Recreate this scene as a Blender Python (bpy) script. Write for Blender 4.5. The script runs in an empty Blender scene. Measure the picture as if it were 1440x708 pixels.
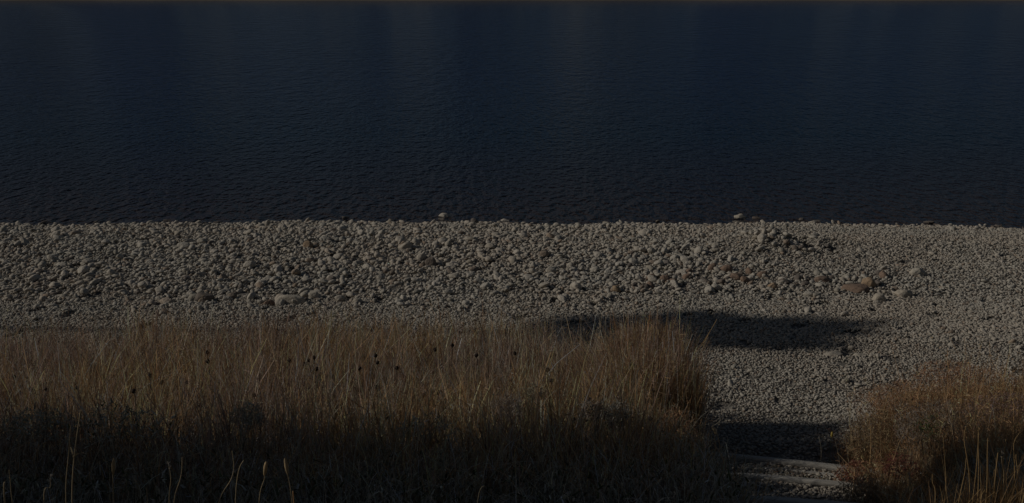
import bpy, bmesh, math, random
import numpy as np
from mathutils import Vector, Matrix, noise as mnoise
R = math.radians
random.seed(7); rng = np.random.default_rng(7)
S = bpy.context.scene
C = S.collection

# ------------------------------------------------------------------ camera
CAMZ = 5.3; PITCH = R(14.7); F = 1400.0; W, H = 1440.0, 708.0
cam_d = bpy.data.cameras.new('camera'); cam = bpy.data.objects.new('camera', cam_d); C.objects.link(cam)
cam.location = (0, 0, CAMZ); cam.rotation_euler = (math.pi/2 - PITCH, 0, 0)
cam_d.sensor_width = 36.0; cam_d.lens = 36.0*F/W
cam_d.clip_start = 0.05; cam_d.clip_end = 6000
S.camera = cam

# ------------------------------------------------------------------ sky, sun, exposure
SUN_EL = R(28); SUN_AZ = R(0.0)            # light travels towards +x, SUN_AZ turned towards +y
w = bpy.data.worlds.new('World'); S.world = w; w.use_nodes = True
nt = w.node_tree; nt.nodes.clear()
sky = nt.nodes.new('ShaderNodeTexSky'); sky.sky_type = 'NISHITA'; sky.sun_disc = False
sky.sun_elevation = SUN_EL; sky.sun_rotation = math.atan2(-math.cos(SUN_AZ), -math.sin(SUN_AZ)) % (2*math.pi)
bg = nt.nodes.new('ShaderNodeBackground'); bg.inputs['Strength'].default_value = 0.05
wo = nt.nodes.new('ShaderNodeOutputWorld')
nt.links.new(sky.outputs[0], bg.inputs[0]); nt.links.new(bg.outputs[0], wo.inputs[0])
sd = bpy.data.lights.new('sun', 'SUN'); sun = bpy.data.objects.new('sun', sd); C.objects.link(sun)
sd.energy = 4.6; sd.angle = R(0.5); sd.color = (1.0, 0.95, 0.87)
ldir = Vector((math.cos(SUN_EL)*math.cos(SUN_AZ), math.cos(SUN_EL)*math.sin(SUN_AZ), -math.sin(SUN_EL)))
sun.rotation_euler = ldir.to_track_quat('-Z', 'Y').to_euler()
sun.location = (-30, 0, 30)
S.view_settings.view_transform = 'Standard'; S.view_settings.look = 'None'
S.view_settings.exposure = -1.8; S.view_settings.gamma = 1.0
S.view_settings.use_curve_mapping = False
S.render.engine = 'CYCLES'

# ------------------------------------------------------------------ helpers
def tag(o, label=None, cat=None, group=None, kind=None):
    if label: o['label'] = label
    if cat: o['category'] = cat
    if group: o['group'] = group
    if kind: o['kind'] = kind
    return o

def mesh_np(name, V, Fq, mat, smooth=True, col=None, parent=None, link=True):
    """V (n,3), Fq (m,k) with k 3 or 4, col (n,3) per vertex"""
    V = np.asarray(V, np.float32); Fq = np.asarray(Fq, np.int32); k = Fq.shape[1]; m = len(Fq)
    me = bpy.data.meshes.new(name)
    me.vertices.add(len(V)); me.vertices.foreach_set('co', V.ravel())
    me.loops.add(m*k); me.loops.foreach_set('vertex_index', Fq.ravel())
    me.polygons.add(m); me.polygons.foreach_set('loop_start', np.arange(0, m*k, k, dtype=np.int32))
    me.polygons.foreach_set('use_smooth', np.full(m, smooth, dtype=bool))
    if col is not None:
        a = me.color_attributes.new('tint', 'FLOAT_COLOR', 'POINT')
        a.data.foreach_set('color', np.concatenate([col, np.ones((len(V), 1))], 1).astype(np.float32).ravel())
    me.update(calc_edges=True); me.validate()
    me.materials.append(mat)
    if not link: return me
    o = bpy.data.objects.new(name, me); C.objects.link(o)
    if parent: o.parent = parent
    return o

class G:  # compact node graph builder
    def __init__(s, name):
        s.m = bpy.data.materials.new(name); s.m.use_nodes = True; s.t = s.m.node_tree; s.t.nodes.clear()
        s.out = s.n('ShaderNodeOutputMaterial')
    def n(s, ty, **kw):
        nd = s.t.nodes.new(ty)
        for k, v in kw.items(): setattr(nd, k, v)
        return nd
    def l(s, a, b): s.t.links.new(a, b)
    def val(s, inp, v):
        if hasattr(v, 'is_linked') or isinstance(v, bpy.types.NodeSocket): s.l(v, inp)
        else: inp.default_value = v
    def noise(s, vec, scale, detail=3, rough=.55, dim='3D'):
        nd = s.n('ShaderNodeTexNoise'); nd.noise_dimensions = dim
        if vec is not None: s.l(vec, nd.inputs['Vector'])
        nd.inputs['Scale'].default_value = scale; nd.inputs['Detail'].default_value = detail
        nd.inputs['Roughness'].default_value = rough
        return nd.outputs['Fac']
    def ramp(s, fac, stops, interp='LINEAR'):
        nd = s.n('ShaderNodeValToRGB'); s.l(fac, nd.inputs[0]); cr = nd.color_ramp; cr.interpolation = interp
        while len(cr.elements) < len(stops): cr.elements.new(0.5)
        for e, (p, c) in zip(cr.elements, stops): e.position = p; e.color = (*c, 1) if len(c) == 3 else c
        return nd.outputs[0]
    def mix(s, fac, a, b, mode='MIX'):
        nd = s.n('ShaderNodeMix', data_type='RGBA', blend_type=mode)
        s.val(nd.inputs[0], fac)
        for i, v in ((6, a), (7, b)):
            if isinstance(v, bpy.types.NodeSocket): s.l(v, nd.inputs[i])
            else: nd.inputs[i].default_value = (*v, 1)
        return nd.outputs[2]
    def math(s, op, a, b=0.0, c=None):
        nd = s.n('ShaderNodeMath', operation=op); s.val(nd.inputs[0], a); s.val(nd.inputs[1], b)
        if c is not None: s.val(nd.inputs[2], c)
        return nd.outputs[0]
    def bump(s, h, dist, strength=1.0):
        nd = s.n('ShaderNodeBump'); s.l(h, nd.inputs['Height']); nd.inputs['Distance'].default_value = dist
        nd.inputs['Strength'].default_value = strength
        return nd.outputs[0]
    def bsdf(s, col, rough=.9, spec=.3, normal=None):
        b = s.n('ShaderNodeBsdfPrincipled')
        if isinstance(col, bpy.types.NodeSocket): s.l(col, b.inputs['Base Color'])
        else: b.inputs['Base Color'].default_value = (*col, 1)
        s.val(b.inputs['Roughness'], rough); b.inputs['Specular IOR Level'].default_value = spec
        if normal: s.l(normal, b.inputs['Normal'])
        return b.outputs[0]
    def done(s, sh): s.l(sh, s.out.inputs[0]); return s.m

# ------------------------------------------------------------------ materials
def stone_mat(name, stops, gain=1.0):
    g = G(name); oi = g.n('ShaderNodeObjectInfo'); tc = g.n('ShaderNodeTexCoord'); geo = g.n('ShaderNodeNewGeometry')
    c = g.ramp(oi.outputs['Random'], stops)
    big = g.noise(geo.outputs['Position'], .55, 2)
    c = g.mix(g.ramp(big, [(.35, (0, 0, 0)), (.7, (.5, .5, .5))]), c, g.mix(1.0, c, (1.07, .97, .90), 'MULTIPLY'))
    sp = g.noise(tc.outputs['Object'], 7, 4, .65)
    c = g.mix(g.ramp(sp, [(.3, (.35, .35, .35)), (.6, (0, 0, 0))]), c, g.mix(1.0, c, (.62, .60, .57), 'MULTIPLY'))
    n = g.bump(g.noise(tc.outputs['Object'], 5, 5, .65), .10, .35)
    return g.done(g.bsdf(c, .9, .25, n))
M_peb = stone_mat('pebble_stone', [(0, (.31, .28, .225)), (.12, (.40, .365, .305)), (.5, (.455, .415, .35)), (.75, (.43, .395, .335)), (.86, (.51, .465, .395)), (.90, (.36, .28, .21)), (.95, (.23, .19, .15)), (1, (.17, .15, .135))])
M_pale = stone_mat('pale_boulder', [(0, (.41, .37, .305)), (1, (.45, .405, .33))])
M_rust = stone_mat('rusty_brown_stone', [(0, (.22, .16, .12)), (1, (.27, .19, .14))])
M_orange = stone_mat('ochre_stone', [(0, (.34, .25, .16)), (1, (.37, .27, .18))])
M_dark = stone_mat('dark_stone', [(0, (.14, .125, .11)), (1, (.18, .15, .125))])

g = G('shingle_ground'); geo = g.n('ShaderNodeNewGeometry'); P = geo.outputs['Position']
vo = g.n('ShaderNodeTexVoronoi'); g.l(P, vo.inputs['Vector']); vo.inputs['Scale'].default_value = 34
c = g.ramp(g.noise(P, 3, 4), [(.3, (.10, .09, .075)), (.7, (.20, .18, .15))])
c = g.mix(.6, c, g.ramp(vo.outputs['Color'], [(0, (.09, .08, .07)), (1, (.30, .27, .23))]))
M_ground = g.done(g.bsdf(c, .95, .2, g.bump(g.math('MULTIPLY', vo.outputs['Distance'], -1.0), .02, .8)))

g = G('dark_soil'); geo = g.n('ShaderNodeNewGeometry'); P = geo.outputs['Position']
c = g.ramp(g.noise(P, 9, 6, .7), [(.3, (.045, .035, .025)), (.7, (.13, .10, .07))])
M_soil = g.done(g.bsdf(c, .95, .1, g.bump(g.noise(P, 25, 5, .7), .03, .9)))

def plant_mat(name, transl=.3):
    g = G(name); at = g.n('ShaderNodeAttribute', attribute_name='tint')
    b = g.bsdf(at.outputs['Color'], .75, .25)
    tr = g.n('ShaderNodeBsdfTranslucent'); g.l(at.outputs['Color'], tr.inputs[0])
    mx = g.n('ShaderNodeMixShader'); mx.inputs[0].default_value = transl
    g.l(b, mx.inputs[1]); g.l(tr.outputs[0], mx.inputs[2])
    return g.done(mx.outputs[0])
M_plant = plant_mat('dry_plant', .25)
M_leaf = plant_mat('tree_leaf', .25)

g = G('weathered_timber'); tc = g.n('ShaderNodeTexCoord'); mp = g.n('ShaderNodeMapping'); mp.inputs['Scale'].default_value = (1.2, 22, 22)
g.l(tc.outputs['Object'], mp.inputs[0]); gr = g.noise(mp.outputs[0], 2.2, 6, .7)
c = g.ramp(gr, [(.28, (.10, .085, .07)), (.42, (.40, .37, .32)), (.75, (.60, .56, .49))])
M_wood = g.done(g.bsdf(c, .85, .25, g.bump(gr, .012, .9)))

g = G('bark'); tc = g.n('ShaderNodeTexCoord')
c = g.ramp(g.noise(tc.outputs['Object'], 9, 5, .7), [(.3, (.05, .038, .028)), (.7, (.16, .12, .09))])
M_bark = g.done(g.bsdf(c, .95, .1, g.bump(g.noise(tc.outputs['Object'], 14, 4), .04)))

# lake water: body colour goes from stony shallows to deep blue with depth; ripples by bump
g = G('lake_water'); geo = g.n('ShaderNodeNewGeometry'); sx = g.n('ShaderNodeSeparateXYZ'); g.l(geo.outputs['Position'], sx.inputs[0])
dep = g.n('ShaderNodeMapRange'); g.l(sx.outputs['Y'], dep.inputs[0]); dep.inputs[1].default_value = 22; dep.inputs[2].default_value = 60
body = g.ramp(dep.outputs[0], [(0, (.034, .024, .020)), (.14, (.016, .014, .018)), (.4, (.001, .011, .026)), (1, (.0005, .0115, .041))])
mp = g.n('ShaderNodeMapping'); mp.inputs['Scale'].default_value = (1.7, .9, 1.0); mp.inputs['Rotation'].default_value = (0, 0, R(1)); g.l(geo.outputs['Position'], mp.inputs[0])
def far(y0, y1, a):
    q = g.n('ShaderNodeMapRange'); g.l(sx.outputs['Y'], q.inputs[0]); q.inputs[1].default_value = y0; q.inputs[2].default_value = y1
    q.inputs[3].default_value = 0; q.inputs[4].default_value = a; return q.outputs[0]
n1 = g.noise(mp.outputs[0], 3.6, 2, .5); n3 = g.noise(mp.outputs[0], 1.9, 2, .5); n2 = g.noise(mp.outputs[0], .7, 2, .5); n4 = g.noise(mp.outputs[0], .22, 2, .5)
hh = g.math('ADD', g.math('MULTIPLY', n1, .20), g.math('MULTIPLY', n3, .30))
hh = g.math('ADD', hh, g.math('MULTIPLY', n2, far(22, 80, .9)))
hh = g.math('ADD', hh, g.math('MULTIPLY', n4, far(60, 220, 2.8)))
b = g.n('ShaderNodeBsdfPrincipled'); g.l(body, b.inputs['Base Color']); b.inputs['Roughness'].default_value = .05; b.inputs['IOR'].default_value = 1.333
g.l(g.bump(hh, 1.0, 1.0), b.inputs['Normal'])
M_water = g.done(b.outputs[0])

g = G('far_hill_slope'); geo = g.n('ShaderNodeNewGeometry')
mp = g.n('ShaderNodeMapping'); mp.inputs['Scale'].default_value = (1, .15, .3); g.l(geo.outputs['Position'], mp.inputs[0])
c = g.ramp(g.noise(mp.outputs[0], .012, 4, .6), [(.43, (.006, .026, .085)), (.5, (.04, .075, .13)), (.58, (.13, .15, .17))])  # blue haze and lit and shaded slope bands are put into the colour
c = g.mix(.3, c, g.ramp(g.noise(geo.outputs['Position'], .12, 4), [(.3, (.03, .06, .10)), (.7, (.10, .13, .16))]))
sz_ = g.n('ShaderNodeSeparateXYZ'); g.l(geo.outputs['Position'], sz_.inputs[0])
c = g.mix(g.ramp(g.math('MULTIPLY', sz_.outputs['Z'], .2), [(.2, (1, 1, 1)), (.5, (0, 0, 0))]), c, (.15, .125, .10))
M_hill = g.done(g.bsdf(c, .95, .1))

# ------------------------------------------------------------------ terrain
def sstep(a, b, x):
    t = np.clip((x-a)/(b-a), 0, 1); return t*t*(3-2*t)
PY = [-12, -3, 0, 2, 3.5, 5, 6, 7, 8.4, 9.5, 12, 14, 19, 21.0, 22.0, 22.6, 25, 35, 60, 700]
PZ = [4.1, 3.8, 3.7, 3.35, 2.7, 2.05, 1.72, 1.42, 1.10, .95, .80, .70, .45, .24, .09, -.03, -.40, -2.5, -6, -6]
rs = np.random.RandomState(3)
WV = [(rs.uniform(.3, 2.2), rs.uniform(0, 6.28), rs.uniform(0, 6.28)) for _ in range(10)]
def wob(x, y, s=1.0):
    z = np.zeros_like(x, dtype=float)
    for f, a, p in WV: z = z + np.sin(s*f*(x*math.cos(a)+y*math.sin(a))+p)/(1+f)
    return z/4
# step lines: y of each timber edge as a linear function of x : (y at x=1.75, slope, top z)
LOGS = [(8.50, -.26, 1.12), (7.79, -.18, 1.27), (7.05, -.13, 1.43)]
def tz(x, y):
    x = np.asarray(x, float); y = np.asarray(y, float)
    ys = y - .28 + np.where(x > 0, np.clip(.03*x, 0, .5), -.012*x)+.15*np.sin(x*.55+1)+.08*np.sin(x*1.7)             # the waterline comes a little nearer on the right
    z = np.interp(np.where(y > 15, ys, y), PY, PZ)
    z = z + .035*wob(x, y, 1.3)*sstep(23.5, 21, y)
    # cobble ridge and hollow on the right
    z = z + .30*np.exp(-(((x-5.2)/.8)**2+((y-18.9)/.8)**2)) - .50*np.exp(-(((x-5.62)/.24)**2+((y-18.9)/.45)**2)) - .3*np.exp(-(((x-6.15)/.16)**2+((y-18.5)/.3)**2))
    pit = wob(x*2.3+7, y*1.5, 6); z = z-.06*sstep(.34, .6, pit)*sstep(9.6, 10.2, y)*sstep(21, 19, y)
    lb = sstep(1.95, 1.35, x)*sstep(10.6, 9.4, y)
    z = z + lb*(.16+.05*wob(x, y, 2))
    rb = sstep(2.95, 3.9, x+.22*(8.5-y))*sstep(10.4, 9.0, y)
    z = z + rb*(.30+.06*wob(x, y, 2))
    # steps
    inp = sstep(1.5, 1.75, x)*sstep(3.5, 3.25, x)*sstep(6.2, 6.4, y)*sstep(8.95, 8.6, y)
    st = np.full_like(z, .985)
    for y0, sl, zt in LOGS:
        st = np.where(y < y0+sl*(x-1.75)+.02, zt-.03, st)
    return z*(1-inp)+st*inp

def grid(name, xs, ys, mat, zf, kind='structure', matf=None):
    X, Y = np.meshgrid(xs, ys); Z = zf(X, Y); n, m = X.shape
    V = np.stack([X, Y, Z], -1).reshape(-1, 3)
    i = np.arange(n*m).reshape(n, m)
    Fq = np.stack([i[:-1, :-1], i[:-1, 1:], i[1:, 1:], i[1:, :-1]], -1).reshape(-1, 4)
    o = mesh_np(name, V, Fq, mat); tag(o, kind=kind)
    if matf:
        me = o.data; me.materials.append(matf[0])
        cx = V[Fq].mean(1); me.polygons.foreach_set('material_index', matf[1](cx[:, 0], cx[:, 1]).astype(np.int32))
    return o
def is_soil(x, y):
    l = (x < 1.8+.12*np.sin(y*3)+.06*np.sin(y*8))*(y < 11.6+.14*np.sin(x*1.9)+.12*np.sin(x*4.3+1)-1.9*sstep(-.1, 1.7, x)-.5*sstep(-4.4, -5.4, x))
    r = (x > 3.38+.23*(y-8.5)+.14*np.sin(y*5)+.8*sstep(8.6, 9.6, y))*(y < 9.55+.14*np.sin(x*3))
    return (l | r).astype(int)
xs = np.unique(np.concatenate([np.linspace(-600, -40, 12), np.linspace(-40, -15, 26), np.arange(-15, 15, .11), np.linspace(15, 40, 26), np.linspace(40, 600, 12)]))
ys = np.unique(np.concatenate([np.linspace(-40, -3, 14), np.arange(-3, 6.2, .2), np.arange(6.2, 9.2, .045), np.arange(9.2, 24, .11), np.linspace(24, 40, 16), [60, 120, 300, 600]]))
beach = grid('beach_ground', xs, ys, M_ground, tz, matf=(M_soil, is_soil))

# water sheet and far shore
wxs = np.linspace(-900, 900, 31); wys = np.array([21.0, 60, 200, 400, 640])
water = grid('lake_water', wxs, wys, M_water, lambda x, y: 0*x)
def hz(x, y):
    d = y-552-6*np.sin(x/47)-3*np.sin(x/13+1)
    prof = np.clip(d, -40, 900)
    k = .5+.35*np.sin(x/95+1.1)+.2*np.sin(x/37+.4)
    return np.where(prof < 0, prof*.1, 1.2*sstep(0, 3, prof)+prof*.22*(0.45+k)+5*np.sin(x/19+.6*np.sin(x/41)+y/90)*sstep(5, 90, prof))
hill = grid('far_hills', np.linspace(-1500, 1500, 420), np.concatenate([np.linspace(540, 640, 26), np.linspace(650, 1100, 26)]), M_hill, hz)

# ------------------------------------------------------------------ pixel of the photograph -> point on the ground (used to survey places)
def ray(px, py):
    a = (px-W/2)/F; b = (H/2-py)/F
    f = np.array([0, math.cos(PITCH), -math.sin(PITCH)]); u = np.array([0, math.sin(PITCH), math.cos(PITCH)])
    d = f+a*np.array([1., 0, 0])+b*u; return d/np.linalg.norm(d)
def at(px, py, up=0.0):
    d = ray(px, py); t = 3.0
    for _ in range(4000):
        p = np.array([0, 0, CAMZ])+d*t
        if p[2]-up <= float(tz(p[0], p[1])) or (p[1] > 24 and p[2] < 0): return p
        t += .02 if t < 30 else .5
    return p
def at_d(px, py, dist):
    """point on the ray at horizontal distance y=dist"""
    d = ray(px, py); return np.array([0, 0, CAMZ])+d*(dist/d[1])

# ------------------------------------------------------------------ stones
def stone_mesh(name, mat, seed, sub=2, amp=.22, sq=(1, .8, .62), angular=False):
    bm = bmesh.new(); bmesh.ops.create_icosphere(bm, subdivisions=sub, radius=.5)
    off = Vector((seed*7.3, seed*3.1, seed*1.7))
    r = random.Random(seed)
    planes = [(Vector((r.gauss(0, 1), r.gauss(0, 1), r.gauss(0, 1))).normalized(), r.uniform(.34, .46)) for _ in range(9 if angular else 4)]
    for v in bm.verts:
        n = v.co.normalized()
        v.co *= 1+amp*mnoise.noise(n*1.6+off)+amp*.45*mnoise.noise(n*3.7+off)
        for pn, pd in planes:
            e = v.co.dot(pn)-pd
            if e > 0: v.co -= pn*e*.85
        v.co = Vector((v.co.x*sq[0], v.co.y*sq[1], v.co.z*sq[2]))
    me = bpy.data.meshes.new(name); bm.to_mesh(me); bm.free()
    me.polygons.foreach_set('use_smooth', [True]*len(me.polygons)); me.materials.append(mat); me.update(); return me

peb_protos = bpy.data.collections.new('pebble_shapes')
for i in range(7):
    me = stone_mesh('pebble_shape', M_peb, i+1, 2, .25, (1, random.uniform(.65, .95), random.uniform(.42, .72)))
    peb_protos.objects.link(bpy.data.objects.new('pebble_shape', me))

def instancer(name, pts, rot, scl, protos, idx, parent=None):
    n = len(pts); me = bpy.data.meshes.new(name); me.vertices.add(n); me.vertices.foreach_set('co', pts.astype(np.float32).ravel())
    for nm, arr in (('rot', rot), ('scl', scl)):
        a = me.attributes.new(nm, 'FLOAT_VECTOR', 'POINT'); a.data.foreach_set('vector', arr.astype(np.float32).ravel())
    a = me.attributes.new('pick', 'INT', 'POINT'); a.data.foreach_set('value', idx.astype(np.int32))
    me.update()
    o = bpy.data.objects.new(name, me); C.objects.link(o)
    ng = bpy.data.node_groups.new(name+'_nodes', 'GeometryNodeTree')
    ng.interface.new_socket('Geometry', in_out='INPUT', socket_type='NodeSocketGeometry')
    ng.interface.new_socket('Geometry', in_out='OUTPUT', socket_type='NodeSocketGeometry')
    N = ng.nodes; L = ng.links
    gi = N.new('NodeGroupInput'); go = N.new('NodeGroupOutput'); ip = N.new('GeometryNodeInstanceOnPoints')
    ci = N.new('GeometryNodeCollectionInfo'); ci.inputs['Collection'].default_value = protos; ci.inputs['Separate Children'].default_value = True; ci.inputs['Reset Children'].default_value = True
    def att(nm, ty):
        x = N.new('GeometryNodeInputNamedAttribute'); x.data_type = ty; x.inputs['Name'].default_value = nm
        return x.outputs['Attribute']
    e2r = N.new('FunctionNodeEulerToRotation')
    L.new(gi.outputs[0], ip.inputs['Points']); L.new(ci.outputs[0], ip.inputs['Instance']); ip.inputs['Pick Instance'].default_value = True
    L.new(att('pick', 'INT'), ip.inputs['Instance Index'])
    L.new(att('rot', 'FLOAT_VECTOR'), e2r.inputs[0]); L.new(e2r.outputs[0], ip.inputs['Rotation'])
    L.new(att('scl', 'FLOAT_VECTOR'), ip.inputs['Scale']); L.new(ip.outputs[0], go.inputs[0])
    md = o.modifiers.new('scatter', 'NODES'); md.node_group = ng
    if parent: o.parent = parent
    return o

def scatter(spacing, x0, x1, y0, y1, jit=.48):
    gx = np.arange(x0, x1, spacing); gy = np.arange(y0, y1, spacing)
    X, Y = np.meshgrid(gx, gy); X = X.copy(); X[1::2] += spacing/2
    X = X.ravel()+rng.uniform(-jit, jit, X.size)*spacing; Y = Y.ravel()+rng.uniform(-jit, jit, Y.size)*spacing
    k = (np.abs(X) < .56*Y+2.2)
    return X[k], Y[k]
def open_beach(x, y):
    return (is_soil(x, y) == 0) & (((x > 1.2) | (y > 9.6)))
def coarse(x, y):
    """0 fine shingle .. 1 cobbles"""
    c = sstep(12.9, 15.8, y+.12*wob(x, y, 3))*(1-.78*sstep(1.5, 7, x))
    c = np.maximum(c, sstep(20.6, 21.9, y)*.6)
    c = np.maximum(c, .9*np.exp(-((y-(15.9+.03*x))/.55)**2)*sstep(-1, 2, x)*sstep(7.5, 5.5, x))
    c = np.maximum(c, .95*np.exp(-(((x-5.3)/1.4)**2+((y-19.2)/1.2)**2)))
    return np.clip(c+.18*wob(x, y, 2.2), 0, 1)
pts_all = []
# fine shingle everywhere, then cobbles
X, Y = scatter(.036, -8, 12, 6.4, 15)
bare = wob(X*2.3+7, Y*1.5, 6)+.3*wob(X, Y, 17)
k = open_beach(X, Y) & ((bare < .42) | (rng.random(X.size) < .25)); X, Y = X[k], Y[k]
pts_all.append((X, Y, rng.uniform(.020, .044, X.size)))
X, Y = scatter(.050, -16, 16, 12.5, 22.7)
k = open_beach(X, Y) & (rng.random(X.size) < 1-.92*coarse(X, Y)); X, Y = X[k], Y[k]
pts_all.append((X, Y, rng.uniform(.032, .06, X.size)))
X, Y = scatter(.068, -16, 16, 9.8, 22.9)
k = open_beach(X, Y) & (rng.random(X.size) < .10+.90*coarse(X, Y)); X, Y = X[k], Y[k]
c = coarse(X, Y)
sz = np.clip(rng.lognormal(math.log(.061), .40, X.size), .032, .18)*(.62+.42*c)
pts_all.append((X, Y, sz))
# heap stones
n = 90; X = rng.normal(5.15, .5, n); Y = rng.normal(18.8, .5, n); k = (((X-5.65)/.3)**2+((Y-18.9)/.45)**2 > 1); X, Y = X[k], Y[k]
pts_all.append((X, Y, rng.uniform(.09, .17, X.size)))
X = np.concatenate([p[0] for p in pts_all]); Y = np.concatenate([p[1] for p in pts_all]); sz = np.concatenate([p[2] for p in pts_all])
k = ((X-5.62)/.22)**2+((Y-18.9)/.34)**2 > 1; X, Y, sz = X[k], Y[k], sz[k]
n = X.size
Z = tz(X, Y)+sz*rng.uniform(.05, .40, n)
rot = np.stack([rng.normal(0, .35, n), rng.normal(0, .35, n), rng.uniform(0, 6.28, n)], 1)
scl = np.stack([sz*rng.uniform(1, 1.35, n), sz*rng.uniform(.85, 1.15, n), sz*rng.uniform(.85, 1.15, n)], 1)
pick = rng.integers(0, 7, n)
P3 = np.stack([X, Y, Z], 1)
# the 300 stones that show largest become parts of the beach, one object each
depth = Y*math.cos(PITCH)+(CAMZ-Z)*math.sin(PITCH)
vis = (np.abs(X)/depth < .5) & ~((X < 2.0) & (Y < 13.2))
app = np.where(vis, sz/depth, 0)
order = np.argsort(-app); top = order[:234]; rest = order[234:]
print('pebbles', n)
tag(instancer('shingle', P3[rest], rot[rest], scl[rest], peb_protos, pick[rest], beach), kind='stuff')
big_meshes = [stone_mesh('stone', M_peb, 40+i, 3, .24, (1, random.uniform(.75, .95), random.uniform(.6, .8))) for i in range(6)]
rust_meshes = [stone_mesh('stone', m_, 60+i, 3, .24, (1, .85, .7)) for i, m_ in enumerate((M_rust, M_dark, M_orange))]
for i in top:
    band = abs(Y[i]-15.9) < .9 and 1.5 < X[i] < 6.5 and random.random() < .35
    o = bpy.data.objects.new('stone', random.choice(rust_meshes[:2]+rust_meshes[:2]+rust_meshes) if band else big_meshes[int(pick[i]) % 6]); C.objects.link(o); o.parent = beach
    o.location = P3[i]; o.rotation_euler = rot[i]; o.scale = scl[i]

dark_meshes = [stone_mesh('stone', M_dark, 80+i, 3, .26, (1, .8, .6), True) for i in range(2)]
for k in range(22):                                  # broken band of brown and dark stones
    x = random.uniform(1.6, 6.3); y = 15.75+.03*x+random.gauss(0, .28); q = random.uniform(.09, .19)
    o = bpy.data.objects.new('stone', random.choice(dark_meshes+rust_meshes[:2])); C.objects.link(o); o.parent = beach
    o.location = (x, y, float(tz(x, y))+q*.22); o.rotation_euler = (random.gauss(0, .4), random.gauss(0, .4), random.uniform(0, 6.28)); o.scale = (q*1.25, q, q)
for k in range(30):                                  # wet stones standing in the shallows
    x = random.uniform(-11.5, 11.5); q = random.uniform(.08, .17); y = 22.0
    while float(tz(x, y)) > -.03: y += .04
    y += abs(random.gauss(0, .22))
    o = bpy.data.objects.new('stone', random.choice(dark_meshes)); C.objects.link(o); o.parent = beach
    o.location = (x, y, random.uniform(-.02, .015)); o.rotation_euler = (random.gauss(0, .3), random.gauss(0, .3), random.uniform(0, 6.28)); o.scale = (q*1.5, q, q*.7)
for k in range(14):                                  # stones coloured dark to stand in for shade in the heap's hollow
    x = 5.75+random.gauss(0, .22); y = 18.8+random.gauss(0, .2); q = random.uniform(.10, .19)
    o = bpy.data.objects.new('stone', random.choice(dark_meshes)); C.objects.link(o); o.parent = beach
    o.location = (x, y, float(tz(x, y))+q*.2); o.rotation_euler = (random.gauss(0, .4), random.gauss(0, .4), random.uniform(0, 6.28)); o.scale = (q*1.2, q, q)

def boulder(px, py, wpx, hr, mat, label, name='boulder', seed=1, dr=.8, rz=0, lift=.22, cat='rock', group=None):
    p = at(px, py); dep = p[1]*math.cos(PITCH)+(CAMZ-p[2])*math.sin(PITCH); wd = wpx/F*dep
    o = bpy.data.objects.new(name, stone_mesh(name, mat, seed, 4, .2, (1, 1, 1), True)); C.objects.link(o)
    o.location = (p[0], p[1], p[2]+wd*hr*lift); o.scale = (wd*1.12, wd*dr, wd*hr*1.25); o.rotation_euler = (0, 0, rz)
    tag(o, label, cat, group)
boulder(409, 427, 40, .40, M_pale, 'long pale flat-sided boulder lying just behind the grass on the left', seed=3, dr=.55, rz=-.12)
boulder(441, 420, 20, .75, M_pale, 'rounded pale stone touching the right end of the long pale boulder', seed=5)
boulder(288, 423, 25, .6, M_dark, 'grey stone half hidden by grass tips, left of the long pale boulder', seed=8)
boulder(378, 429, 14, .7, M_rust, 'small brown stone at the left foot of the long pale boulder', seed=9)
boulder(624, 312, 20, .75, M_peb, 'round stone standing alone against the dark water near mid shoreline', seed=11)
boulder(1041, 313, 20, .72, M_pale, 'pale stone standing proud of the waterline, right of centre', seed=12)
boulder(366, 311, 9, .8, M_dark, 'small dark stone on the waterline, left part of the shore', seed=13)
boulder(710, 315, 15, .6, M_peb, 'low stone on the shoreline between the two stones that stand proud', seed=14)
boulder(1222, 404, 20, .85, M_orange, 'blocky ochre orange stone above the tree shadow on the right', seed=15)
boulder(1204, 409, 36, .32, M_rust, 'flat reddish brown slab leaning against the ochre stone', seed=16)
boulder(1236, 424, 18, .8, M_pale, 'pale upright stone with a black shadow, below the ochre stone', seed=17)
boulder(1270, 417, 24, .55, M_pale, 'pale low stone right of the upright stone, near the tree shadow tip', seed=18)
boulder(1290, 388, 18, .8, M_pale, 'square pale stone alone on fine shingle with a long black shadow', seed=19)
boulder(1035, 393, 22, .5, M_rust, 'reddish brown stone in the dark stone row, below the cobble heap', seed=20)
boulder(1086, 406, 13, .8, M_orange, 'small rust orange stone at the lower edge of the dark stone row', seed=21)
boulder(1156, 396, 20, .55, M_rust, 'brown stone at the right end of the dark stone row', seed=22)
boulder(606, 375, 16, .95, M_dark, 'dark brown upright stone among pale cobbles in mid beach', seed=23)
boulder(433, 349, 15, .8, M_orange, 'yellowish stone among cobbles in the upper left of the beach', seed=24)
boulder(570, 352, 18, .8, M_pale, 'pale pointed stone in the upper middle of the beach', seed=25)
boulder(1172, 500, 24, .35, M_pale, 'flat pale stone bedded in fine shingle below the tree shadow', seed=26, lift=.05)
boulder(1208, 501, 16, .4, M_pale, 'smaller pale stone right of the flat stone in fine shingle', seed=27, lift=.05)

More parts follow.
